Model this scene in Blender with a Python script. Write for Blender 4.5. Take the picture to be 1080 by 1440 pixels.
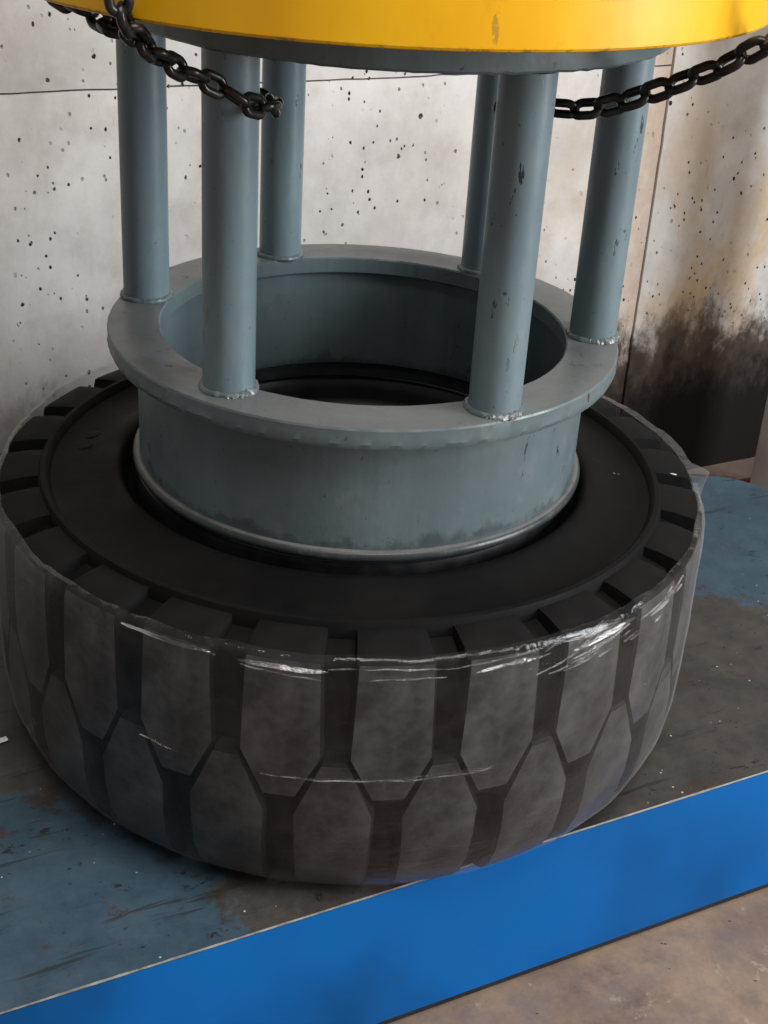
import bpy, math, random
from mathutils import Vector, Matrix, noise
random.seed(7)
for o in list(bpy.data.objects): bpy.data.objects.remove(o)
scn = bpy.context.scene
COL = scn.collection
S = 0.25            # metres per model unit (the lower flange has radius 1 unit = 0.25 m)
ZF = -2.49          # floor level in model units below the flange top
def P(x, y, z): return Vector((x*S, y*S, (z-ZF)*S))
R_ = math.radians

# ------------------------------------------------------------------ camera
cam_d = bpy.data.cameras.new('camera'); cam = bpy.data.objects.new('camera', cam_d); COL.objects.link(cam)
pitch, yaw, roll, fpx = 0.49358, 0.02408, 0.06574, 1976.4
Fv = Vector((math.sin(yaw)*math.cos(pitch), math.cos(yaw)*math.cos(pitch), -math.sin(pitch)))
Rv = Vector((math.cos(yaw), -math.sin(yaw), 0)); Uv = Rv.cross(Fv)
Rr = Rv*math.cos(roll)+Uv*math.sin(roll); Ur = -Rv*math.sin(roll)+Uv*math.cos(roll)
M = Matrix((Rr, Ur, -Fv)).transposed().to_4x4(); M.translation = P(0, -5.24216, 1.97589)
cam.matrix_world = M
cam_d.sensor_fit = 'VERTICAL'; cam_d.sensor_height = 36; cam_d.sensor_width = 27
cam_d.lens = fpx/1440*36; cam_d.clip_start = 0.02; cam_d.clip_end = 100
scn.camera = cam

# ------------------------------------------------------------------ light (indoor workshop: soft lamps, no sun)
w = bpy.data.worlds.new('World'); scn.world = w; w.use_nodes = True
w.node_tree.nodes['Background'].inputs[0].default_value = (1.0, 0.985, 0.97, 1)
w.node_tree.nodes['Background'].inputs[1].default_value = 0.215
def area(name, loc, target, sx, sy, power, col):
    d = bpy.data.lights.new(name, 'AREA'); d.shape = 'RECTANGLE'; d.size = sx; d.size_y = sy; d.energy = power; d.color = col
    o = bpy.data.objects.new(name, d); COL.objects.link(o); o.location = loc
    o.rotation_euler = (Vector(target)-Vector(loc)).to_track_quat('-Z', 'Y').to_euler()
area('bay_door_light', (4.0, -1.25, 1.75), (0, 0, 0.6), 1.3, 2.4, 215, (0.93, 0.97, 1.0))
area('ceiling_light', (0.5, -1.1, 3.3), (0, 0.3, 0.4), 2.2, 1.6, 82, (1.0, 0.93, 0.86))
scn.cycles.max_bounces = 6; scn.cycles.transparent_max_bounces = 10; scn.cycles.caustics_reflective = False; scn.cycles.caustics_refractive = False
vs = scn.view_settings; vs.view_transform = 'Standard'; vs.look = 'None'; vs.exposure = 0; vs.gamma = 1; vs.use_curve_mapping = False

# ------------------------------------------------------------------ helpers
def new_obj(name, verts, faces, mat=None, parent=None, smooth=40):
    me = bpy.data.meshes.new(name); me.from_pydata([tuple(v) for v in verts], [], faces); me.validate(); me.update()
    if smooth:
        for p in me.polygons: p.use_smooth = True
        me.set_sharp_from_angle(angle=R_(smooth))
    if mat: me.materials.append(mat)
    o = bpy.data.objects.new(name, me); COL.objects.link(o)
    if parent: o.parent = parent
    return o
def copy_obj(o, parent):
    c = o.copy(); COL.objects.link(c); c.parent = parent; return c
def thing(name, loc, label, cat, group=None):
    o = bpy.data.objects.new(name, None); COL.objects.link(o); o.location = loc; o.empty_display_size = 0.05
    tag(o, label, cat, group); return o
def tag(o, label=None, cat=None, group=None, kind=None):
    if label: o['label'] = label
    if cat: o['category'] = cat
    if group: o['group'] = group
    if kind: o['kind'] = kind
    return o
def lathe(profile, n, closed=True, jit=None):
    """profile: list of (r, z) in model units about the z axis; returns metres, local z = 0 at model z 0"""
    V, Fc = [], []; m = len(profile)
    for i in range(n):
        a = 2*math.pi*i/n
        for j, (r, z) in enumerate(profile):
            if jit: r, z = jit(a, j, r, z)
            V.append((r*math.cos(a)*S, r*math.sin(a)*S, z*S))
    for i in range(n):
        k = (i+1) % n
        for j in range(m if closed else m-1):
            l = (j+1) % m
            Fc.append((i*m+j, k*m+j, k*m+l, i*m+l))
    return V, Fc
def box(x0, x1, y0, y1, z0, z1, b=0.0):
    """box with chamfered edges (metres)"""
    if b <= 0:
        V = [(x, y, z) for z in (z0, z1) for y in (y0, y1) for x in (x0, x1)]
        return V, [(0,2,3,1),(4,5,7,6),(0,1,5,4),(2,6,7,3),(0,4,6,2),(1,3,7,5)]
    import bmesh
    bm = bmesh.new(); bmesh.ops.create_cube(bm, size=1)
    for v in bm.verts: v.co = Vector(((x0+x1)/2+v.co.x*(x1-x0), (y0+y1)/2+v.co.y*(y1-y0), (z0+z1)/2+v.co.z*(z1-z0)))
    bmesh.ops.bevel(bm, geom=list(bm.edges), offset=b, segments=2, affect='EDGES', profile=0.6)
    bm.verts.index_update()
    V = [tuple(v.co) for v in bm.verts]; Fc = [tuple(v.index for v in f.verts) for f in bm.faces]; bm.free()
    return V, Fc
def tube(path, r, n=10, closed=False):
    V, Fc = [], []; m = len(path)
    for i, p in enumerate(path):
        p = Vector(p)
        a = Vector(path[(i-1) % m] if closed or i > 0 else path[0]); b = Vector(path[(i+1) % m] if closed or i < m-1 else path[-1])
        t = (b-a).normalized(); up = Vector((0, 0, 1)) if abs(t.z) < 0.9 else Vector((0, 1, 0))
        s = t.cross(up).normalized(); u = s.cross(t)
        rr = r(i) if callable(r) else r
        for k in range(n):
            q = 2*math.pi*k/n; V.append(tuple(p + s*(rr*math.cos(q)) + u*(rr*math.sin(q))))
    for i in range(m if closed else m-1):
        j = (i+1) % m
        for k in range(n):
            l = (k+1) % n; Fc.append((i*n+k, i*n+l, j*n+l, j*n+k))
    if not closed:
        Fc.append(tuple(reversed(range(n)))); Fc.append(tuple((m-1)*n+k for k in range(n)))
    return V, Fc

# ------------------------------------------------------------------ materials
class NT:
    def __init__(s, name):
        s.m = bpy.data.materials.new(name); s.m.use_nodes = True; s.t = s.m.node_tree; s.t.nodes.clear()
        s.out = s.t.nodes.new('ShaderNodeOutputMaterial'); s.tc = s.t.nodes.new('ShaderNodeTexCoord')
    def n(s, typ, ins=None, **kw):
        nd = s.t.nodes.new('ShaderNode'+typ)
        for k, v in kw.items(): setattr(nd, k, v)
        for k, v in (ins or {}).items(): s.put(nd.inputs[k], v)
        return nd
    def put(s, sock, v):
        if isinstance(v, bpy.types.NodeSocket): s.t.links.new(v, sock)
        elif isinstance(v, (tuple, list)) and sock.type == 'RGBA' and len(v) == 3: sock.default_value = (*v, 1)
        else: sock.default_value = v
    def coord(s, scale=(1, 1, 1), loc=(0, 0, 0), rot=(0, 0, 0), src='Object'):
        return s.n('Mapping', {'Vector': s.tc.outputs[src], 'Scale': scale, 'Location': loc, 'Rotation': rot}).outputs[0]
    def noise(s, vec, scale, detail=4, rough=0.55, dist=0.0):
        return s.n('TexNoise', {'Vector': vec, 'Scale': scale, 'Detail': detail, 'Roughness': rough, 'Distortion': dist}).outputs['Fac']
    def voro(s, vec, scale, feature='F1', rnd=1.0):
        return s.n('TexVoronoi', {'Vector': vec, 'Scale': scale, 'Randomness': rnd}, feature=feature)
    def ramp(s, fac, a, b, lo=0.0, hi=1.0):
        return s.n('MapRange', {'Value': fac, 'From Min': a, 'From Max': b, 'To Min': lo, 'To Max': hi}, interpolation_type='SMOOTHSTEP').outputs[0]
    def math(s, op, a, b=0.0):
        return s.n('Math', {0: a, 1: b}, operation=op).outputs[0]
    def mix(s, f, a, b, mode='MIX'):
        nd = s.n('Mix', data_type='RGBA', blend_type=mode); s.put(nd.inputs[0], f); s.put(nd.inputs[6], a); s.put(nd.inputs[7], b); return nd.outputs[2]
    def bump(s, h, strength=0.3, dist=0.002):
        return s.n('Bump', {'Height': h, 'Strength': strength, 'Distance': dist}).outputs[0]
    def pbr(s, col, rough=0.5, metal=0.0, normal=None, spec=0.5, coat=0.0):
        b = s.n('BsdfPrincipled', {'Base Color': col, 'Roughness': rough, 'Metallic': metal, 'Specular IOR Level': spec, 'Coat Weight': coat})
        if normal is not None: s.put(b.inputs['Normal'], normal)
        s.t.links.new(b.outputs[0], s.out.inputs[0]); return s.m

def m_greypaint(name, base=(0.118, 0.158, 0.170), zs=0.25, chips=0.66, grease=False):
    t = NT(name)
    big = t.noise(t.coord((1, 1, zs)), 9, 5, 0.6)
    c = t.mix(t.ramp(big, 0.35, 0.7), [x*0.86 for x in base], [min(1, x*1.1) for x in base])
    dust = t.noise(t.coord((1, 1, 1)), 30, 6, 0.7)
    c = t.mix(t.ramp(dust, 0.52, 0.8, 0, 0.35), c, (0.24, 0.225, 0.20))
    nz = t.n('SeparateXYZ', {0: t.n('NewGeometry').outputs['Normal']}).outputs[2]
    c = t.mix(t.math('MULTIPLY', t.ramp(nz, 0.75, 0.97), t.ramp(dust, 0.25, 0.6, 0.45, 0.85)), c, (0.185, 0.188, 0.184))
    ch = t.noise(t.coord((1, 1, 0.30)), 95, 4, 0.65, 0.2)
    where = t.noise(t.coord((1, 1, 0.5), (3, 1, 2)), 6, 3)
    cm = t.math('MULTIPLY', t.ramp(ch, chips-0.005, chips+0.02), t.ramp(where, 0.44, 0.58))
    c = t.mix(cm, c, (0.035, 0.033, 0.032))
    run = t.noise(t.coord((1, 1, 0.12), (2, 6, 0)), 26, 5, 0.65)
    c = t.mix(t.ramp(run, 0.54, 0.75, 0, 0.4), c, [x*0.5 for x in base])
    spk = t.noise(t.coord((1, 1, 1), (6, 6, 1)), 130, 3, 0.7)
    c = t.mix(t.ramp(spk, 0.66, 0.72, 0, 0.7), c, (0.04, 0.04, 0.04))
    if grease:
        zz = t.n('SeparateXYZ', {0: t.tc.outputs['Object']}).outputs[2]
        gn = t.noise(t.coord((1, 1, 0.7), (1, 3, 5)), 24, 6, 0.72)
        gm = t.math('MULTIPLY', t.ramp(t.math('ADD', zz, t.math('MULTIPLY', t.math('SUBTRACT', gn, 0.5), -0.06)), 0.006, -0.004), 0.5)
        c = t.mix(gm, c, (0.016, 0.017, 0.018))
        g2 = t.noise(t.coord((1, 1, 1), (9, 3, 5)), 13, 5, 0.65)
        c = t.mix(t.ramp(g2, 0.62, 0.74, 0, 0.3), c, (0.05, 0.055, 0.058))
    r = t.ramp(dust, 0.3, 0.8, 0.30, 0.5)
    h = t.math('SUBTRACT', t.noise(t.coord((1, 1, 0.6)), 60, 4, 0.5), t.math('MULTIPLY', cm, 0.8))
    return t.pbr(c, r, 0.0, t.bump(h, 0.35, 0.0014), 0.5)

def m_rubber(name, base=(0.020, 0.019, 0.020), dust_or_lit=0.35, rough=0.62, dust=(0.085, 0.078, 0.074), spec=0.2):
    t = NT(name)
    a = t.noise(t.coord((1, 1, 1)), 11, 5, 0.65)
    c = t.mix(t.ramp(a, 0.38, 0.72, 0, dust_or_lit), base, dust)
    f = t.noise(t.coord((1, 1, 1)), 160, 2, 0.6)
    return t.pbr(c, t.ramp(a, 0.3, 0.7, rough-0.1, rough+0.12), 0, t.bump(f, 0.18, 0.0008), spec)

def m_plain(name, col, rough=0.5, metal=0.0, nscale=40, var=0.25, bump=0.2, coat=0.0):
    t = NT(name); a = t.noise(t.coord((1, 1, 1)), nscale, 5, 0.6)
    c = t.mix(t.ramp(a, 0.3, 0.7), [x*(1-var) for x in col], [min(1, x*(1+var)) for x in col])
    return t.pbr(c, t.ramp(a, 0.3, 0.75, rough*0.85, min(1, rough*1.2)), metal, t.bump(a, bump, 0.001), 0.5, coat)

def m_yellow():
    t = NT('yellow_paint'); a = t.noise(t.coord((1, 1, 0.5)), 10, 5, 0.6)
    c = t.mix(t.ramp(a, 0.35, 0.72), (0.80, 0.39, 0.003), (0.86, 0.47, 0.005))
    ch = t.noise(t.coord((1, 1, 0.5), (1, 5, 2)), 34, 5, 0.7)
    c = t.mix(t.ramp(ch, 0.69, 0.72, 0, 0.6), c, (0.30, 0.17, 0.03))
    g = t.noise(t.coord((0.6, 0.6, 2), (4, 1, 0)), 5, 4)
    sm = t.noise(t.coord((1, 1, 0.3), (3, 3, 0)), 40, 5, 0.7)
    c = t.mix(t.ramp(sm, 0.58, 0.76, 0, 0.3), c, (0.36, 0.17, 0.02))
    zz = t.n('SeparateXYZ', {0: t.tc.outputs['Object']}).outputs[2]
    eg = t.math('MULTIPLY', t.ramp(t.math('ABSOLUTE', t.math('SUBTRACT', zz, 0.018)), 0.0135, 0.0185), t.ramp(t.noise(t.coord((1, 1, 1), (7, 1, 4)), 55, 5, 0.75), 0.50, 0.60))
    c = t.mix(t.math('MULTIPLY', eg, 0.8), c, (0.12, 0.075, 0.03))
    c = t.mix(t.ramp(g, 0.62, 0.8, 0, 0.3), c, (0.42, 0.22, 0.02))
    return t.pbr(c, 0.36, 0, t.bump(t.noise(t.coord(), 22, 3), 0.12, 0.002), 0.5)

def m_bluefront():
    t = NT('blue_gloss_paint'); a = t.noise(t.coord((1, 1, 0.7), (0.4, 0, 0)), 3.2, 3, 0.5)
    c = t.mix(t.ramp(a, 0.36, 0.64), (0.001, 0.058, 0.19), (0.001, 0.118, 0.40))
    d = t.noise(t.coord((1, 1, 2.5), (2, 2, 0)), 18, 6, 0.7)
    c = t.mix(t.ramp(d, 0.60, 0.80, 0, 0.35), c, (0.03, 0.06, 0.11))
    return t.pbr(c, t.ramp(d, 0.3, 0.8, 0.42, 0.6), 0, t.bump(t.noise(t.coord((1, 1, 1)), 7, 2), 0.25, 0.004), 0.18)

def m_bluetop():
    t = NT('worn_blue_deck'); co = t.coord((1, 1, 1))
    a = t.noise(co, 4.5, 8, 0.72, 0.15); b = t.noise(t.coord((1, 1, 1), (7, 3, 0)), 13, 9, 0.76, 0.1)
    blue = t.mix(t.ramp(b, 0.35, 0.7), (0.024, 0.058, 0.088), (0.042, 0.084, 0.122))
    dirt = t.mix(t.ramp(b, 0.3, 0.7), (0.030, 0.027, 0.025), (0.066, 0.059, 0.053))
    mask = t.ramp(t.math('ADD', t.math('MULTIPLY', a, 0.7), t.math('MULTIPLY', b, 0.3)), 0.475, 0.56)
    def blob(x, y, r): return t.ramp(t.n('VectorMath', {0: co, 1: (x, y, H)}, operation='DISTANCE').outputs['Value'], r, r*0.35)
    keep = t.math('MAXIMUM', blob(-0.47, -0.28, 0.33), blob(0.76, 0.10, 0.38))
    mask = t.math('MULTIPLY', t.ramp(t.math('ADD', keep, t.math('MULTIPLY', t.math('SUBTRACT', t.math('ADD', t.math('MULTIPLY', a, 0.6), t.math('MULTIPLY', b, 0.4)), 0.5), 2.9)), 0.40, 0.56), 0.88)
    c = t.mix(mask, dirt, blue)
    rust = t.noise(t.coord((1, 1, 1), (1, 8, 0)), 15, 7, 0.72, 0.2)
    c = t.mix(t.ramp(rust, 0.60, 0.65, 0, 0.8), c, (0.050, 0.026, 0.018))
    blk = t.noise(t.coord((1, 1.6, 1), (5, 2, 0), (0, 0, 0.5)), 34, 7, 0.74, 0.3)
    c = t.mix(t.ramp(blk, 0.615, 0.65, 0, 0.9), c, (0.014, 0.013, 0.013))
    # dragged scuffs: stretched noise
    sc = t.noise(t.coord((3, 34, 1), (0, 0, 0), (0, 0, -0.45)), 2.2, 4, 0.7, 0.2)
    c = t.mix(t.ramp(sc, 0.60, 0.68, 0, 0.7), c, (0.018, 0.016, 0.016))
    sp = t.voro(co, 70).outputs['Distance']
    on = t.noise(t.coord((1, 1, 1), (9, 9, 0)), 26, 2)
    c = t.mix(t.math('MULTIPLY', t.ramp(sp, 0.10, 0.05), t.ramp(on, 0.56, 0.62)), c, (0.5, 0.52, 0.5))
    h = t.math('ADD', t.math('MULTIPLY', b, 1.0), t.math('MULTIPLY', blk, 0.6))
    return t.pbr(c, t.ramp(b, 0.3, 0.75, 0.5, 0.72), 0, t.bump(h, 0.25, 0.002), 0.35)

def m_wall():
    t = NT('pitted_concrete'); co = t.coord()                        # object space: x along the wall, z height above the floor
    a = t.noise(t.coord((1, 1, 0.8)), 4.5, 8, 0.70); b = t.noise(t.coord((1, 1, 1), (4, 0, 2)), 11, 6, 0.65)
    c = t.mix(t.ramp(a, 0.3, 0.72), (0.44, 0.415, 0.395), (0.62, 0.60, 0.58))
    c = t.mix(t.ramp(b, 0.46, 0.74, 0, 0.6), c, (0.38, 0.355, 0.33))
    st = t.noise(t.coord((1.0, 1, 0.16), (2, 0, 0)), 14, 5, 0.6, 0.3)        # run-down streaks
    c = t.mix(t.ramp(st, 0.57, 0.78, 0, 0.45), c, (0.33, 0.29, 0.25))
    sr = t.noise(t.coord((9, 1, 1.1), (5, 0, 1), (0, 0.55, 0)), 7, 4, 0.7)       # faint formwork scratches
    c = t.mix(t.ramp(sr, 0.64, 0.74, 0, 0.35), c, (0.27, 0.25, 0.235))
    sx = t.n('SeparateXYZ', {0: co}); X, Z = sx.outputs[0], sx.outputs[2]
    # ochre leak stains grow towards the right-hand end of the wall and near the foot
    oc = t.noise(t.coord((1, 1, 0.55), (6, 0, 1)), 7, 8, 0.72, 0.2)
    side = t.ramp(X, 0.25, 0.95); low = t.ramp(Z, 0.85, 0.38)
    om = t.math('MULTIPLY', t.ramp(oc, 0.40, 0.66), t.math('MULTIPLY', side, t.math('ADD', t.math('MULTIPLY', low, 0.75), 0.18)))
    c = t.mix(t.math('MULTIPLY', om, 0.85), c, (0.46, 0.31, 0.16))
    # dirt band on the foot of the wall, with some shadow painted in
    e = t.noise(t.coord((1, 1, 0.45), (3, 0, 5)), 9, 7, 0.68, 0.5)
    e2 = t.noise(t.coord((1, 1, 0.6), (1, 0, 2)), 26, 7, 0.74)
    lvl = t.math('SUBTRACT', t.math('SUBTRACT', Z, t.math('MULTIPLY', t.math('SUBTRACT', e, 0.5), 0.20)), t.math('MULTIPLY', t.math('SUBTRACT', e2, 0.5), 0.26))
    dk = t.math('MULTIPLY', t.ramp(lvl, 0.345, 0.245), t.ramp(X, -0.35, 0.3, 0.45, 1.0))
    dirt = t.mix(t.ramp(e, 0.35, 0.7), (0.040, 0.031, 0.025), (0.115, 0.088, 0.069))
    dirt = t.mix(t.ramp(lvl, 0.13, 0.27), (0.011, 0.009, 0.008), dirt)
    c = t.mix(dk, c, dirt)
    # rusty tan run-down beside the vertical joint
    jn = t.math('MULTIPLY', t.ramp(X, 0.70, 0.765), t.ramp(X, 0.8175, 0.8165))
    c = t.mix(t.math('MULTIPLY', t.math('MULTIPLY', jn, t.math('SUBTRACT', 1.0, dk)), t.ramp(e2, 0.3, 0.62, 0.3, 0.75)), c, (0.40, 0.29, 0.21))
    # blow-holes: three sizes of Voronoi pits, thinned out by noise
    pit = None
    for sc, r0, r1, lo, of in ((20, 0.080, 0.055, 0.42, 1), (40, 0.125, 0.08, 0.35, 4), (84, 0.19, 0.11, 0.25, 8)):
        v = t.voro(t.n('VectorMath', {0: t.coord((1, 0.0, 0.8), (of, 0, of)), 1: t.n('TexNoise', {'Vector': co, 'Scale': 40.0}).outputs['Color']}, operation='ADD').outputs[0] if False else t.coord((1, 0.0, 0.75), (of, 0, of), (0, 0.5, 0)), sc)
        rnd = t.n('SeparateColor', {0: v.outputs['Color']}).outputs[0]
        th = t.noise(t.coord((1, 1, 1), (of, 0, 0)), 5, 3)
        irr = t.math('ADD', v.outputs['Distance'], t.math('MULTIPLY', t.math('SUBTRACT', t.noise(co, sc*2.6, 3), 0.5), 0.26))
        k = t.math('MULTIPLY', t.ramp(irr, r0, r1), t.math('MULTIPLY', t.ramp(rnd, lo, lo+0.05), t.ramp(th, 0.43, 0.56)))
        pit = k if pit is None else t.math('MAXIMUM', pit, k)
    pit = t.math('MULTIPLY', pit, t.math('SUBTRACT', 1.0, dk))
    c = t.mix(t.math('MULTIPLY', pit, 1.0), c, (0.02, 0.018, 0.016))
    h = t.math('SUBTRACT', t.math('MULTIPLY', b, 0.5), t.math('MULTIPLY', pit, 1.6))
    return t.pbr(c, 0.85, 0, t.bump(h, 0.55, 0.004), 0.10)

def m_floor():
    t = NT('stained_floor'); a = t.noise(t.coord(), 3.6, 8, 0.72, 0.15); b = t.noise(t.coord((1, 1, 1), (5, 1, 0)), 15, 9, 0.76, 0.1)
    c = t.mix(t.ramp(a, 0.38, 0.62), (0.170, 0.118, 0.088), (0.305, 0.215, 0.152))
    c = t.mix(t.ramp(b, 0.40, 0.66, 0, 0.75), c, (0.155, 0.125, 0.115))
    d = t.noise(t.coord((1, 1, 1), (2, 7, 0)), 6, 9, 0.74, 0.15)
    c = t.mix(t.ramp(d, 0.55, 0.70, 0, 0.65), c, (0.05, 0.042, 0.038))
    e = t.noise(t.coord((1, 1, 1), (8, 2, 0)), 20, 7, 0.76, 0.1)
    c = t.mix(t.ramp(e, 0.60, 0.66, 0, 0.6), c, (0.40, 0.31, 0.25))
    return t.pbr(c, t.ramp(b, 0.3, 0.7, 0.55, 0.8), 0, t.bump(b, 0.3, 0.003), 0.35)

def m_film():
    t = NT('stretch_film'); co = t.coord((1, 1, 1))
    sx = t.n('SeparateXYZ', {0: co})
    ang = t.math('ARCTAN2', sx.outputs[1], sx.outputs[0])
    cv = t.n('CombineXYZ', {0: t.math('MULTIPLY', ang, 1.0), 1: 0.0, 2: t.math('MULTIPLY', sx.outputs[2], 26.0)}).outputs[0]
    cv2 = t.n('CombineXYZ', {0: t.math('MULTIPLY', ang, 3.0), 1: 0.0, 2: t.math('MULTIPLY', sx.outputs[2], 9.0)}).outputs[0]
    wr = t.noise(cv, 4.0, 5, 0.65, 0.5); cloud = t.noise(cv2, 2.0, 6, 0.68, 0.8)
    up = t.ramp(sx.outputs[2], 0.420, 0.455)
    h = t.math('ADD', t.math('MULTIPLY', wr, t.math('ADD', t.math('MULTIPLY', up, 1.0), 0.25)), t.math('MULTIPLY', cloud, 0.5))
    nrm = t.bump(h, 0.8, 0.006)
    lw = t.n('LayerWeight', {'Blend': 0.30}).outputs['Facing']
    fac = t.math('ADD', t.ramp(cloud, 0.42, 0.68, 0.003, 0.035), t.math('MULTIPLY', t.math('POWER', lw, 3.2), 0.55))  # patchy haze painted in for reflections, edge haze for sheen
    fac = t.math('ADD', fac, t.math('MULTIPLY', t.ramp(wr, 0.56, 0.72), t.math('MULTIPLY', up, 0.16)))
    tr = t.n('BsdfTransparent', {'Color': (0.97, 0.97, 0.97)})
    df = t.n('BsdfDiffuse', {'Color': (0.50, 0.49, 0.49)})
    tl = t.n('BsdfTranslucent', {'Color': (0.5, 0.49, 0.48)})
    d2 = t.n('MixShader', {0: 0.35, 1: df.outputs[0], 2: tl.outputs[0]})
    m1 = t.n('MixShader', {0: fac, 1: tr.outputs[0], 2: d2.outputs[0]})
    gl = t.n('BsdfGlossy', {'Color': (1, 1, 1), 'Roughness': 0.07, 'Normal': nrm})
    fr = t.n('Fresnel', {'IOR': 1.42, 'Normal': nrm}).outputs[0]
    m2 = t.n('MixShader', {0: t.math('MINIMUM', t.math('MULTIPLY', fr, 1.0), 0.20), 1: m1.outputs[0], 2: gl.outputs[0]})
    t.t.links.new(m2.outputs[0], t.out.inputs[0]); return t.m

GREY = m_greypaint('grey_blue_paint')
GREYP = m_greypaint('grey_blue_pipe_paint', (0.165, 0.228, 0.255), chips=0.635)
RUB = m_rubber('black_rubber', (0.005, 0.0048, 0.005), 0.04, spec=0.10); RUBL = m_rubber('lug_rubber', (0.006, 0.0057, 0.006), 0.05, spec=0.10)
TREAD = m_rubber('lit_tread_rubber', (0.022, 0.0215, 0.022), 1.0, 0.50, (0.100, 0.097, 0.099))  # lighter copy of the lug rubber, paints light onto the running faces
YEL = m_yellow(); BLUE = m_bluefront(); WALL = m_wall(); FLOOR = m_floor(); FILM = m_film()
CHAIN = m_plain('oily_chain_steel', (0.032, 0.030, 0.029), 0.30, 0.6, 60, 0.5, 0.3)
WELD = m_plain('weld_metal', (0.27, 0.29, 0.30), 0.42, 0.25, 220, 0.5, 0.6)
EDGE = m_plain('bare_steel_edge', (0.17, 0.163, 0.15), 0.55, 0.3, 60, 0.5, 0.3)
RIM = m_plain('dark_rim_steel', (0.018, 0.018, 0.019), 0.42, 0.2, 40, 0.3, 0.2)
POST = m_plain('pale_post_paint', (0.42, 0.41, 0.38), 0.55, 0, 12, 0.12, 0.15)
RED = m_plain('red_floor_paint', (0.16, 0.022, 0.018), 0.6, 0, 14, 0.5, 0.3)
WHITE = m_plain('white_paint_mark', (0.7, 0.7, 0.7), 0.5, 0, 120, 0.2, 0.2)

# ------------------------------------------------------------------ setting: floor, wall
EA = 0.47301; ux, uy = math.cos(EA), math.sin(EA)      # direction along the wall and the platform
def along(a, d, z):                                   # a along, d towards the camera side (model units)
    return P(a*ux+d*uy, a*uy-d*ux, z)
fl = new_obj('floor', [(-4, -3, 0), (5, -3, 0), (5, 5, 0), (-4, 5, 0)], [(0, 1, 2, 3)], FLOOR, smooth=0); tag(fl, kind='structure')

DW = -2.4264
wall = thing('concrete_wall', along(0, DW, ZF), 'whitish pitted concrete wall with dirty foot darkened by painted shade behind the press tool', 'wall')
wall.rotation_euler.z = EA
def slab(x0, x1, z0, z1, dy=0.0, label=None):
    """rough cast panel: wavering edges, front face at local y = dy, thick to the back (metres, local)"""
    nx, nz = max(2, int((x1-x0)/0.025)), max(2, int((z1-z0)/0.03))
    V, Fc = [], []
    for j in range(nz+1):
        for i in range(nx+1):
            x = x0+(x1-x0)*i/nx; z = z0+(z1-z0)*j/nz
            q = Vector((x*9, 1.3, z*9)); e = noise.noise(q*3.1)*0.0016+noise.noise(q*8)*0.0007
            if i in (0, nx): x += e
            if j in (0, nz): z += e
            y = dy+noise.noise(q*0.7)*0.0025
            if i in (0, nx) or j in (0, nz): y += 0.003
            V.append((x, y, z))
    W = nx+1
    for j in range(nz):
        for i in range(nx): Fc.append((j*W+i, j*W+i+1, (j+1)*W+i+1, (j+1)*W+i))
    ring = [i for i in range(W)]+[j*W+nx for j in range(1, nz+1)]+[nz*W+i for i in range(nx-1, -1, -1)]+[j*W for j in range(nz-1, 0, -1)]
    b = len(V)
    for k in ring: V.append((V[k][0], dy+0.12, V[k][2]))
    n = len(ring)
    for k in range(n): l = (k+1) % n; Fc.append((ring[l], ring[k], b+k, b+l))
    Fc.append(tuple(b+k for k in range(n)))
    o = new_obj('wall_panel', V, Fc, WALL, wall)
    if label: o['label'] = label
zc = (0.40-ZF)*S
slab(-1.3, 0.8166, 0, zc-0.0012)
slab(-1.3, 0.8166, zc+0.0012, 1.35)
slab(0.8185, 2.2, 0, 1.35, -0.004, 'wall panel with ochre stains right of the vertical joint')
bk, bf = box(-1.3, 2.2, 0.03, 0.11, 0.0, 1.34)
new_obj('wall_core', bk, bf, m_plain('dark_joint', (0.03, 0.026, 0.023), 0.9), wall, 0)

st = new_obj('painted_strip', [along(2.9, -2.16, ZF+0.016), along(5, -2.12, ZF+0.016), along(5, -1.95, ZF+0.016), along(2.9, -1.95, ZF+0.016)], [(0, 1, 2, 3)], RED, smooth=0)
tag(st, 'dull red strip on the floor between platform and wall', 'floor strip')

# ------------------------------------------------------------------ blue platform
ZP = -1.745
D0, DR, AL, AR, RC = 1.249, -1.17, -5.0, 3.20, 0.40
plat = thing('press_platform', along(0, 0, ZF), 'worn blue steel platform with glossy blue front under the tyre', 'platform')
plat.rotation_euler.z = EA
H = (ZP-ZF)*S
def plan(in_=0.0, nc=10):          # local metres: x along, y = -d ; rounded rear right corner
    pts = [(AL, -D0+in_), (AR-in_, -D0+in_)]
    for k in range(nc+1):
        q = math.pi/2*k/nc; pts.append((AR-RC+(RC-in_)*math.cos(q), -DR-RC+(RC-in_)*math.sin(q)))
    pts.append((AL, -DR-in_)); return [(x*S, y*S) for x, y in pts]
def prism(pts, z0, z1):
    n = len(pts); V = [(x, y, z0) for x, y in pts]+[(x, y, z1) for x, y in pts]
    return V, [tuple(range(n-1, -1, -1)), tuple(range(n, 2*n))]+[(k, (k+1) % n, n+(k+1) % n, n+k) for k in range(n)]
DECK = m_bluetop()
dk = new_obj('deck_plate', *prism(plan(0.004), H-0.012, H), DECK, plat, 0)
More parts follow.
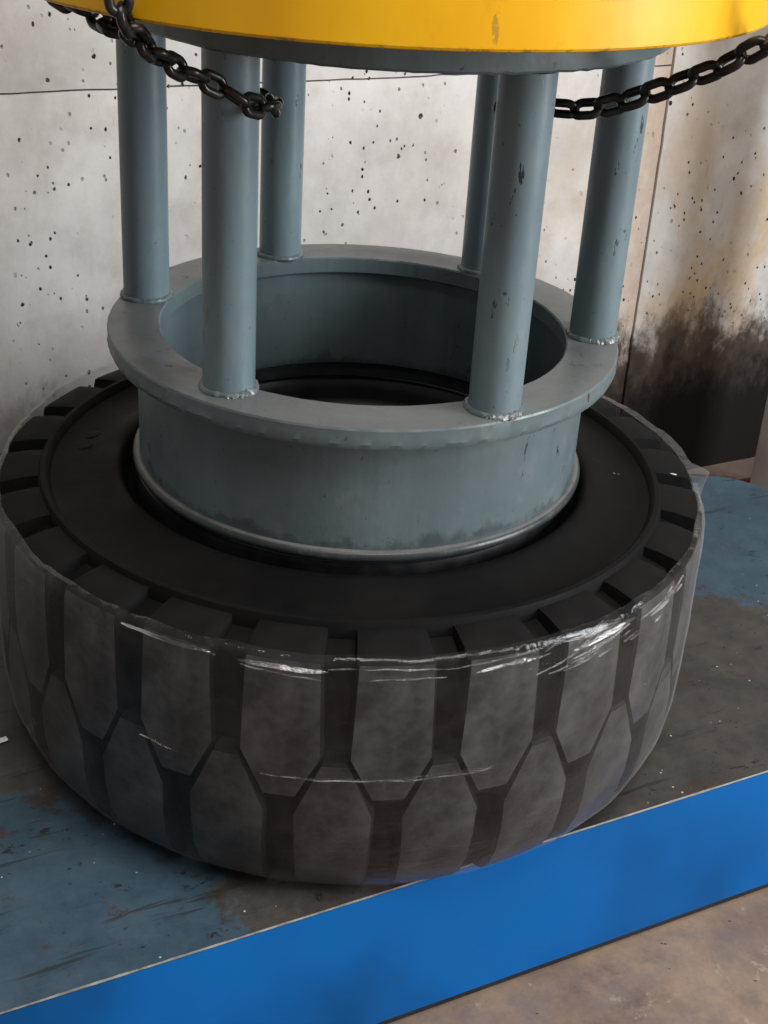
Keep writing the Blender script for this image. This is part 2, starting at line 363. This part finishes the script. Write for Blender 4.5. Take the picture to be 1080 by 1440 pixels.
# bare steel worn along the front arris of the deck
x0, x1, yf = AL*S, AR*S, -D0*S
V, Fc = [], []
N = 260
for i in range(N+1):
    x = x0+(x1-x0)*i/N; wv = 0.0003+0.0007*noise.noise(Vector((x*14, 0, 3)))+0.0006*noise.noise(Vector((x*60, 2, 3)))
    wv = max(wv, 0.0002)
    for (y, z) in ((yf+wv*1.2, H+0.0004), (yf-0.0002, H-0.0002), (yf-0.0009, H-0.0008), (yf-0.0009, H-0.0008-wv), (yf+0.004, H-0.002-wv)):
        V.append((x, y, z))
for i in range(N):
    for j in range(4): Fc.append((i*5+j, i*5+j+1, (i+1)*5+j+1, (i+1)*5+j))
new_obj('worn_edge', V, Fc, EDGE, plat)
V, Fc = box(x0, x1, yf-0.0006, yf+0.008, 0.012, H-0.0022)
new_obj('front_panel', V, Fc, BLUE, plat, 0)
V, Fc = prism(plan(0.06), 0.006, H-0.0125)
new_obj('frame', V, Fc, BLUE, plat, 0)
V, Fc = box(x0, x1, yf+0.004, yf+0.03, 0.0, 0.0118)
new_obj('shadow_gap_strip', V, Fc, m_plain('shadow_gap_black', (0.012, 0.012, 0.013), 0.7), plat, 0)  # black strip painted for the shadow gap at the floor

# ------------------------------------------------------------------ tyre
TX, TY = -0.018, 0.03
tyre = thing('solid_tyre', P(TX, TY, ZP+0.004), 'black solid forklift tyre lying flat on the blue platform', 'tyre')
def tz(z): return z-(ZP+0.004)      # model z -> local
prof = [(0.845, -1.70), (0.90, -1.735), (1.24, -1.745), (1.30, -1.70), (1.36, -1.58), (1.395, -1.40), (1.402, -1.15), (1.402, -0.80),
        (1.395, -0.715), (1.375, -0.690), (1.285, -0.668), (1.280, -0.63), (1.270, -0.608), (1.252, -0.606), (1.240, -0.618), (1.232, -0.640),
        (1.20, -0.648), (1.12, -0.640), (1.05, -0.620), (1.005, -0.604), (0.980, -0.600), (0.962, -0.606), (0.948, -0.630), (0.936, -0.665), (0.915, -0.70), (0.86, -0.715), (0.845, -0.74)]
prof = [(r, tz(z)) for r, z in prof]
new_obj('carcass', *lathe(prof, 128), RUB, tyre, 50)
def lug(stn, mat):
    """stn: (r_out, z, half_deg, r_in, z_in): a tread block centred on angle 0"""
    cols = (-1, -0.93, -0.5, 0, 0.5, 0.93, 1); V, Fc = [], []; nc = len(cols); ns = len(stn)
    for j, (ro, z, h, ri, zi) in enumerate(stn):
        for c in cols:
            a = R_(h*c); r = ro-(0.010 if abs(c) == 1 else 0.0)
            V.append((r*math.cos(a)*S, r*math.sin(a)*S, tz(z)*S))
    for j in range(ns-1):
        for i in range(nc-1): Fc.append((j*nc+i, j*nc+i+1, (j+1)*nc+i+1, (j+1)*nc+i))
    ring = list(range(nc))+[j*nc+nc-1 for j in range(1, ns)]+[(ns-1)*nc+i for i in range(nc-2, -1, -1)]+[j*nc for j in range(ns-2, 0, -1)]
    b = len(V)
    for k in ring:
        j, i = divmod(k, nc); ro, z, h, ri, zi = stn[j]
        a = R_((h+0.55)*cols[i]); V.append((ri*math.cos(a)*S, ri*math.sin(a)*S, tz(zi)*S))
    n = len(ring)
    for k in range(n): l = (k+1) % n; Fc.append((ring[l], ring[k], b+k, b+l))
    return V, Fc
up_st = [(1.276, -0.628, 5.25, 1.270, -0.73), (1.350, -0.634, 5.25, 1.33, -0.74), (1.432, -0.650, 5.3, 1.345, -0.75), (1.448, -0.662, 5.35, 1.35, -0.76), (1.455, -0.69, 5.4, 1.355, -0.78),
         (1.462, -0.85, 5.6, 1.36, -0.86), (1.464, -1.04, 5.85, 1.36, -1.045), (1.462, -1.215, 2.35, 1.36, -1.24), (1.452, -1.228, 2.1, 1.36, -1.25)]
lo_st = [(1.452, -1.062, 1.7, 1.36, -1.045), (1.462, -1.075, 1.95, 1.36, -1.055), (1.464, -1.29, 5.75, 1.36, -1.285), (1.460, -1.42, 5.6, 1.35, -1.42),
         (1.440, -1.54, 5.5, 1.34, -1.54), (1.400, -1.64, 5.4, 1.31, -1.62), (1.345, -1.712, 5.3, 1.28, -1.68), (1.29, -1.74, 5.2, 1.25, -1.70)]
L0 = L1 = None
for k in range(24):
    if L0 is None:
        L0 = new_obj('tread_lug', *lug(up_st, RUBL), RUBL, tyre, 32); o = L0
        L1 = new_obj('tread_lug', *lug(lo_st, RUBL), RUBL, tyre, 32); q = L1
    else: o = copy_obj(L0, tyre); q = copy_obj(L1, tyre)
    if k == 0:                      # the running faces are painted lighter as if lit, flanks and tops stay black
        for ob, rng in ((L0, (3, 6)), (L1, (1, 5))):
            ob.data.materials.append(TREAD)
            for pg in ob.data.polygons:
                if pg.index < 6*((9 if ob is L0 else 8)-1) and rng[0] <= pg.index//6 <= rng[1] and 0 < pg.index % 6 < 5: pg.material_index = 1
    o.rotation_euler.z = R_(-82.5+15*k); q.rotation_euler.z = R_(-90+15*k)
# moulded pads in the sidewall
for a in (173, 178.5):
    V, Fc = [], []
    n = 20
    for ring, (sa, sr, zz) in enumerate(((1, 1, -0.6495), (0.9, 0.9, -0.6455), (0.75, 0.8, -0.6445))):
        for k in range(n):
            q = 2*math.pi*k/n; cx = math.copysign(abs(math.cos(q))**0.6, math.cos(q)); sy = math.copysign(abs(math.sin(q))**0.6, math.sin(q))
            rr = 1.13+0.045*sr*cx; aa = R_(a+1.9*sa*sy); V.append((rr*math.cos(aa)*S, rr*math.sin(aa)*S, tz(zz+0.007+(1.13-rr)*0.27)*S))
    for ring in range(2):
        for k in range(n): l = (k+1) % n; Fc.append((ring*n+k, ring*n+l, ring*n+n+l, ring*n+n+k))
    Fc.append(tuple(2*n+k for k in range(n)))
    new_obj('moulded_pad', V, Fc, RUB, tyre)
# white scuffs of paint
def smear(r, a, dr, da, z):
    V, Fc = [], []; n = 12
    for k in range(n):
        q = 2*math.pi*k/n; f = 0.8+0.3*noise.noise(Vector((q*3, r*9, 1)))
        rr = r+dr*math.cos(q)*f; aa = a+da*math.sin(q)*f; V.append((rr*math.cos(R_(aa))*S, rr*math.sin(R_(aa))*S, tz(z(rr))*S+0.0003))
    V += [(x, y, z_-0.0012) for x, y, z_ in V]
    Fc = [tuple(range(n))]+[(k, n+k, n+(k+1) % n, (k+1) % n) for k in range(n)]
    o = new_obj('paint_mark', V, Fc, WHITE, tyre); o['label'] = 'small white paint mark on the black rubber'
lz = lambda r: -0.634-(r-1.35)*0.195
smear(1.362, 2.6, 0.018, 0.22, lz)
for i in range(4): smear(1.105+0.022*i, 1.9+0.12*i, 0.006, 0.09, lambda r: -0.640+(1.12-r)*0.27)

# wheel rim seen dark through the drum
rp_ = [(0.893, -0.700), (0.897, -0.635), (0.890, -0.606), (0.872, -0.596), (0.850, -0.600), (0.835, -0.615), (0.825, -0.66), (0.815, -0.70), (0.785, -0.715), (0.775, -0.73), (0.770, -0.80), (0.755, -0.83), (0.725, -0.84), (0.715, -0.855), (0.71, -1.10), (0.0001, -1.12), (0.0001, -1.2), (0.72, -1.2), (0.74, -1.7), (0.838, -1.7), (0.838, -0.728), (0.86, -0.712)]
rim = new_obj('wheel_rim', *lathe([(r, z-ZF) for r, z in rp_], 120), RIM, None)
rim.location = P(TX, TY, ZF)
tag(rim, 'dark stepped steel wheel rim deep inside the tyre hole', 'rim')

# ------------------------------------------------------------------ stretch film round the tread
def film():
    V, Fc = [], []; n = 480
    base = [(1.35, -1.715), (1.405, -1.65), (1.447, -1.55), (1.470, -1.40), (1.474, -1.25), (1.474, -1.13), (1.481, -1.118), (1.481, -1.112), (1.474, -1.100), (1.473, -0.95), (1.472, -0.82), (1.470, -0.74), (1.466, -0.70), (1.462, -0.675), (1.455, -0.655), (1.447, -0.640), (1.428, -0.638)]
    m = len(base)
    for i in range(n):
        a = 2*math.pi*i/n; ad = math.degrees(a)
        c, s = math.cos(a), math.sin(a)
        adn = ad if ad < 180 else ad-360
        flare = 0.55/(1+math.exp(-(adn-2)/1.2))/(1+math.exp((adn-36)/3.0))*(0.8+0.5*noise.noise(Vector((c*9, s*9, 4))))+0.9*math.exp(-((adn-3)/2.2)**2)
        back = math.exp(-((ad-150)/18.0)**2)+0.6*math.exp(-((ad-55)/14.0)**2)
        lg = 0.5+0.5*math.cos(R_(24*(ad+82.5)))          # 1 on an upper block, 0 over a groove
        for j, (r, z) in enumerate(base):
            f = j/(m-1); wgt = max(0, (f-0.55)/0.45)
            q = Vector((c*5, s*5, z*16)); w1 = noise.noise(q)*0.004+noise.noise(Vector((c*14, s*14, z*60)))*0.0035*wgt
            r2 = r+w1-0.005*(1-lg)
            z2 = z
            if 5 <= j <= 8:          # a crease left by the edge of one lap of film
                cr = max(0.0, noise.noise(Vector((c*2.2, s*2.2, 7)))*1.5+0.35)
                if j in (6, 7): r2 += (min(cr, 1)-1)*0.007
                z2 += 0.03*noise.noise(Vector((c*1.3, s*1.3, 3)))
            if j >= m-5:
                k = min(1, (j-(m-5))/3)
                z2 += k*(0.012*noise.noise(Vector((c*7, s*7, 2)))*0.5+0.008*noise.noise(Vector((c*25, s*25, 5)))+0.025*back)
                r2 += k*(0.008*noise.noise(Vector((c*6, s*6, 9)))+0.02*back)
            r2 += flare*(0.075*wgt if j < m-1 else 0.0); z2 += flare*0.015*wgt
            V.append((r2*c*S, r2*s*S, (z2-(ZP+0.004))*S))
    for i in range(n):
        k = (i+1) % n
        for j in range(m-1): Fc.append((i*m+j, k*m+j, k*m+j+1, i*m+j+1))
    return V, Fc
fo = new_obj('stretch_film', *film(), FILM, None, 60); fo.location = P(TX, TY, ZP+0.004)
# gathered film folds: thin pale ridges that paint in the highlight streaks
def m_fold():
    t = NT('fold_highlight'); n = t.noise(t.coord((0.5, 0.5, 2.2)), 75, 4, 0.7)
    tr = t.n('BsdfTransparent', {'Color': (1, 1, 1)}); df = t.n('BsdfDiffuse', {'Color': (0.55, 0.54, 0.54)})
    gl = t.n('BsdfGlossy', {'Color': (1, 1, 1), 'Roughness': 0.15, 'Normal': t.bump(n, 0.8, 0.003)})
    a = t.n('MixShader', {0: t.ramp(n, 0.38, 0.68, 0.0, 0.36), 1: tr.outputs[0], 2: df.outputs[0]})
    b = t.n('MixShader', {0: 0.10, 1: a.outputs[0], 2: gl.outputs[0]})
    t.t.links.new(b.outputs[0], t.out.inputs[0]); return t.m
FOLD = m_fold()
def folds():
    rnd = random.Random(11); V, Fc = [], []
    def ridge(a0, a1, z0, z1, wd, seed):
        n = max(6, int(abs(a1-a0)*2.2)); b0 = len(V)
        for i in range(n+1):
            f = i/n; a = R_(a0+(a1-a0)*f); z = z0+(z1-z0)*f+0.006*noise.noise(Vector((a*14, seed, 0)))
            w2 = wd*(math.sin(math.pi*f)**0.6)*(0.55+0.7*abs(noise.noise(Vector((a*40, seed, 2)))))
            r = 1.474 if z < -0.73 else 1.474-(z+0.73)*0.16 if z < -0.675 else 1.465-(z+0.675)*0.55
            for dz, dr in ((-w2, -0.003), (0, 0.003+w2*0.5), (w2, -0.003)):
                V.append(((r+dr)*math.cos(a)*S, (r+dr)*math.sin(a)*S, (z+dz-(ZP+0.004))*S))
        for i in range(n):
            for j in range(2): q = b0+i*3+j; Fc.append((q, q+3, q+4, q+1))
    for a0, a1, z0, z1, wd in ((-121, -106.5, -0.668, -0.676, .015), (-103.5, -91.5, -0.676, -0.682, .020), (-103, -92, -0.69, -0.712, .003), (-91.5, -86, -0.668, -0.668, .003), (-86, -75, -0.668, -0.672, .0035),
            (-86, -76, -0.705, -0.70, .003), (-76, -62, -0.675, -0.66, .0035), (-72, -61, -0.695, -0.682, .013), (-57, -45, -0.70, -0.675, .020), (-57, -46, -0.73, -0.69, .006), (-41, -31, -0.71, -0.69, .012), (-100, -68, -1.125, -1.118, .0022), (-118, -112, -1.10, -1.115, .002), (-44, -30, -0.70, -0.67, .003)):
        ridge(a0, a1, z0, z1, wd, a0)
    for k in range(24):
        a = rnd.uniform(-63, -36); z = rnd.uniform(-0.77, -0.67); ln = rnd.uniform(1.2, 4.5)
        ridge(a, a+ln, z, z+ln*rnd.uniform(0.002, 0.008), rnd.uniform(0.0014, 0.0035), k)
    return V, Fc
fd = new_obj('film_fold_glints', *folds(), FOLD, fo, 80); fd['kind'] = 'stuff'; fd['label'] = 'film creases with pale painted-in highlights'
tag(fo, 'clear wrinkled stretch film wrapped round the tyre tread', 'plastic wrap')

# ------------------------------------------------------------------ grey press tool
tool = thing('press_tool', P(0, 0, -0.5), 'grey painted steel press tool with six pipes standing on the tyre', 'press tool')
def tl(z): return z+0.5
def fj(a, j, r, z):
    if j in (0, 1, 2):     # ragged flame-cut lower arris
        k = noise.noise(Vector((math.cos(a)*22, math.sin(a)*22, 1)))*0.006+noise.noise(Vector((math.cos(a)*60, math.sin(a)*60, 4)))*0.006
        z += k; r += 0.5*k
    else:
        r += 0.002*noise.noise(Vector((math.cos(a)*18, math.sin(a)*18, j)))
    return r, z
new_obj('lower_flange', *lathe([(0.965, tl(-0.072)), (0.992, tl(-0.078)), (0.999, tl(-0.060)), (0.998, tl(-0.035)), (0.999, tl(-0.008)), (0.995, tl(-0.001)), (0.990, 0.5), (0.90, 0.5), (0.803, 0.5), (0.797, tl(-0.006)), (0.797, tl(-0.066)), (0.803, tl(-0.072))], 360, jit=fj), GREY, tool, 24)
new_obj('drum', *lathe([(0.888, tl(-0.073)), (0.888, tl(-0.525)), (0.852, tl(-0.525)), (0.835, tl(-0.515)), (0.835, tl(-0.073))], 160), m_greypaint('greasy_grey_paint', grease=True), tool)
# rolled rim at the foot of the drum
pr = [(0.894+0.022*math.cos(q), -0.547+0.5+0.022*math.sin(q)) for q in [R_(x) for x in range(100, -181, -20)]]+[(0.865, -0.592+0.5), (0.85, -0.585+0.5), (0.85, -0.528+0.5)]
new_obj('foot_ring', *lathe(pr, 160), m_greypaint('oily_grey_paint', (0.032, 0.038, 0.041)), tool)
def bead(R, r, z, n, amp, seed):
    def jj(a, j, rr, zz):
        k = noise.noise(Vector((math.cos(a)*R*90/ max(R, .3), math.sin(a)*R*90/max(R, .3), seed)))*amp; return rr+k, zz+k*0.5
    return lathe([(R+r*math.cos(q), z+r*math.sin(q)) for q in [2*math.pi*i/7 for i in range(7)]], n, jit=jj)
pipes = [(-0.885, 0.17), (-0.462, -0.705), (0.467, -0.757), (0.905, 0.01), (-0.392, 0.80), (0.505, 0.755)]
PRAD = 0.092
pm = lathe([(PRAD, tl(0.004)), (PRAD, tl(0.30)), (PRAD, tl(0.60)), (PRAD, tl(0.90)), (PRAD, tl(1.148)), (PRAD-0.015, tl(1.148)), (PRAD-0.015, tl(0.004))], 48)
p0 = w0 = None
def weldmesh(seed):
    def jj(a, j, rr, zz):
        c, s = math.cos(a), math.sin(a)
        k = noise.noise(Vector((c*5, s*5, seed)))*0.004+noise.noise(Vector((c*17, s*17, seed+j*.3)))*0.0025
        return rr+k, zz+k*0.6
    return lathe([(PRAD+0.001+0.014*math.cos(q), tl(0.003)+0.013*math.sin(q)) for q in [2*math.pi*i/9 for i in range(9)]], 72, jit=jj)
def weldspat(seed):
    """bright bare metal run on the front of the weld"""
    V, Fc = [], []; n, m = 34, 7
    for i in range(n):
        a = R_(-150+100*i/(n-1)+30); e = math.sin(math.pi*i/(n-1))**0.5
        for j in range(m):
            q = R_(-40+190*j/(m-1)); k = noise.noise(Vector((i*0.75, j*0.6, seed)))*0.010
            rr = PRAD+0.004+(0.016*e+k)*math.cos(q); V.append((rr*math.cos(a)*S, rr*math.sin(a)*S, (tl(0.003)+(0.014*e+k)*math.sin(q))*S))
    for i in range(n-1):
        for j in range(m-1): Fc.append((i*m+j, (i+1)*m+j, (i+1)*m+j+1, i*m+j+1))
    return V, Fc
for k, (x, y) in enumerate(pipes):
    o = new_obj('pipe', *pm, GREYP, tool) if p0 is None else copy_obj(p0, tool)
    p0 = p0 or o
    o.location = (x*S, y*S, 0); o.rotation_euler.z = R_(47*k)
    if k == 1: o.rotation_euler.z = R_(20)
    wd = new_obj('weld_bead', *weldmesh(k*3.1), GREY, o)
    if k in (1, 2, 3):
        ws = new_obj('weld_spatter', *weldspat(k*2.3), WELD, o); ws.rotation_euler.z = -o.rotation_euler.z+R_({1: 25, 2: 0, 3: 12, 4: 5}[k])
up = new_obj('upper_flange', *lathe([(0.30, tl(1.15)), (0.985, tl(1.15)), (0.998, tl(1.160)), (1.0, tl(1.20)), (0.998, tl(1.288)), (0.985, tl(1.299)), (0.30, tl(1.299))], 200, jit=lambda a, j, r, z: (r+0.0025*noise.noise(Vector((math.cos(a)*14, math.sin(a)*14, j*0.4))), z+(0.004*noise.noise(Vector((math.cos(a)*40, math.sin(a)*40, 3))) if j < 3 else 0))), GREY, tool, 24)
up.location = (0.045*S, 0.03*S, 0)

# ------------------------------------------------------------------ yellow ring of the press ram
yr = new_obj('yellow_plate', *lathe([(0.3, 0), (1.312, 0), (1.318, 0.003), (1.322, 0.010), (1.322, 0.138), (1.318, 0.143), (1.312, 0.145), (0.3, 0.145)], 220, jit=lambda a, j, r, z: (r+0.002*noise.noise(Vector((math.cos(a)*9, math.sin(a)*9, j*.3))), z)), YEL, None, 20)
yr.location = P(0.0, -0.13, 1.302)
tag(yr, 'round yellow painted plate on top of the grey press tool', 'plate')

# ------------------------------------------------------------------ chains
def link_mesh(L=0.128, W=0.082, r=0.0140):
    path = []; hw = W/2-r; hl = L/2-r-hw
    for k in range(13): q = -math.pi/2+math.pi*k/12; path.append((hl+hw*math.cos(q), hw*math.sin(q), 0))
    for k in range(13): q = math.pi/2+math.pi*k/12; path.append((-hl+hw*math.cos(q), hw*math.sin(q), 0))
    V, Fc = tube([Vector(p)*S for p in path], r*S, 10, True)
    return V, Fc
LM = {}
def ray(u, v):
    d = Fv+Rr*((u-540)/fpx)-Ur*((v-720)/fpx); return d
def pix(u, v, y):      # a point on the depth plane y (model units) in model coordinates: used to lay out where the chain hangs
    d = ray(u, v); t = (y+5.24216)/d.y; return Vector((0, -5.24216, 1.97589))+d*t
def chain(name, pts, label, size=1.0, roll0=0.0, pitchf=0.086, droll=90, first_big=False):
    pts = [Vector(p) for p in pts]
    # arc-length resample of a Catmull-Rom curve
    cur = []
    for i in range(len(pts)-1):
        p0_, p1_, p2_, p3_ = pts[max(i-1, 0)], pts[i], pts[i+1], pts[min(i+2, len(pts)-1)]
        for k in range(24):
            t = k/24; cur.append(0.5*((2*p1_)+(-p0_+p2_)*t+(2*p0_-5*p1_+4*p2_-p3_)*t*t+(-p0_+3*p1_-3*p2_+p3_)*t**3))
    cur.append(pts[-1])
    step = pitchf*size; out = [cur[0]]; acc = 0
    for a, b in zip(cur, cur[1:]):
        d = (b-a).length
        while acc+d >= step and d > 1e-9:
            f = (step-acc)/d; a = a+(b-a)*f; out.append(a); d = (b-a).length; acc = 0
        acc += d
    root = P(*out[0]); th = thing(name, root, label, 'chain')
    src = None
    for i in range(len(out)-1):
        a, b = out[i], out[i+1]; mid = (a+b)/2; t = (b-a).normalized()
        upv = Vector((0, 0, 1)) if abs(t.z) < 0.95 else Vector((0, 1, 0))
        s = t.cross(upv).normalized(); u = s.cross(t)
        rl = R_(roll0+droll*(i % 2)+random.uniform(-9, 9)); s2 = s*math.cos(rl)+u*math.sin(rl); u2 = t.cross(s2)
        if src is None: src = new_obj('link', *link_mesh(0.120*size, 0.082*size, 0.0145*size), CHAIN, th); o = src
        else: o = copy_obj(src, th)
        m = Matrix((t, s2, u2)).transposed().to_4x4(); m.translation = P(*mid)-root
        o.matrix_local = m
    return th
lp = [pix(140, -120, -1.30), pix(160, -40, -1.36), pix(172, 22, -1.34), pix(205, 66, -1.18), pix(255, 98, -1.02), pix(312, 124, -0.90), pix(352, 149, -0.86), pix(384, 150, -0.72), pix(370, 140, -0.52), pix(325, 130, -0.50)]
chain('lifting_chain', lp, 'dark oily chain looped round the front left pipe from the yellow plate', 0.98, 20)
rp = [pix(700, 150, -0.50), pix(740, 150, -0.50), pix(788, 152, -0.53), pix(832, 154, -0.58), pix(890, 139, -0.66), pix(950, 118, -0.74), pix(1010, 96, -0.82), pix(1075, 62, -0.92), pix(1140, 20, -1.02), pix(1190, -30, -1.1)]
chain('lifting_chain', rp, 'black chain running from behind the front right pipe up to the right', 1.0, 50)
sp = [pix(40, -40, -0.75), pix(80, -8, -0.80), pix(112, 10, -0.86), pix(150, 30, -0.95), pix(168, 50, -1.05)]
chain('lifting_chain', sp, 'short dark chain end peeking out below the left rim of the yellow plate', 1.05, 10)

# ------------------------------------------------------------------ pale post behind the platform at the right
post = thing('steel_post', along(4.22, -1.62, ZF), 'pale grey steel post at the right edge behind the platform', 'post')
post.rotation_euler.z = EA
pw = 0.055
new_obj('shaft', *box(-pw, pw, -pw, pw, 0.012, 1.3, 0.006), POST, post)
new_obj('base_plate', *box(-pw*1.5, pw*1.5, -pw*1.5, pw*1.5, 0, 0.0115, 0.002), POST, post)

# ------------------------------------------------------------------ grit lying on the deck and the floor
def grit(name, n, place, smin, smax, seed, mat, label):
    rnd = random.Random(seed); V, Fc = [], []
    for k in range(n):
        c = place(rnd); b = len(V); r = rnd.uniform(smin, smax)
        q = rnd.uniform(0, 6.28); st_ = rnd.uniform(0.4, 1)
        for i in range(5):
            a = q+i*6.283/5; rr = r*rnd.uniform(0.6, 1.1); V.append((c.x+rr*math.cos(a), c.y+rr*st_*math.sin(a), c.z))
        V.append((c.x, c.y, c.z+r*rnd.uniform(0.25, 0.7)))
        for i in range(5): Fc.append((b+i, b+(i+1) % 5, b+5))
    o = new_obj(name, V, Fc, mat, None, 0); tag(o, label, 'grit', kind='stuff'); return o
DARKG = m_plain('dark_grit', (0.03, 0.026, 0.023), 0.8, 0, 200, 0.4)
PALEG = m_plain('pale_grit', (0.34, 0.33, 0.31), 0.7, 0, 200, 0.3)
def on_deck(r):
    while True:
        a, d = r.uniform(-2.4, 3.0), r.uniform(-1.0, 1.22)
        x, y = a*ux+d*uy, a*uy-d*ux
        if math.hypot(x-TX, y-TY) > 1.33: return P(x, y, ZP+0.0005)
def on_floor(r): return along(r.uniform(-1, 3), r.uniform(1.3, 3.2), ZF+0.0005)
grit('deck_grit', 220, on_deck, 0.0006, 0.0024, 3, DARKG, 'dark specks of rubber grit scattered on the blue platform')
grit('pale_deck_grit', 45, on_deck, 0.0005, 0.0014, 5, PALEG, 'pale specks of grit scattered on the blue platform')
grit('floor_grit', 160, on_floor, 0.0006, 0.0026, 9, DARKG, 'dark specks of grit on the floor before the platform')

# a crumpled white scrap on the deck by the left edge
V, Fc = [], []
for j in range(4):
    for i in range(5):
        V.append(((i-2)*0.0028, (j-1.5)*0.0024, 0.0012+0.004*abs(noise.noise(Vector((i*0.9, j*0.9, 3))))))
for j in range(3):
    for i in range(4): Fc.append((j*5+i, j*5+i+1, (j+1)*5+i+1, (j+1)*5+i))
scp = new_obj('plastic_scrap', V, Fc, WHITE, None, 30); scp.location = P(-1.418, -0.535, ZP+0.002); scp.rotation_euler.z = 0.6
tag(scp, 'tiny crumpled white scrap lying on the platform left of the tyre', 'scrap')
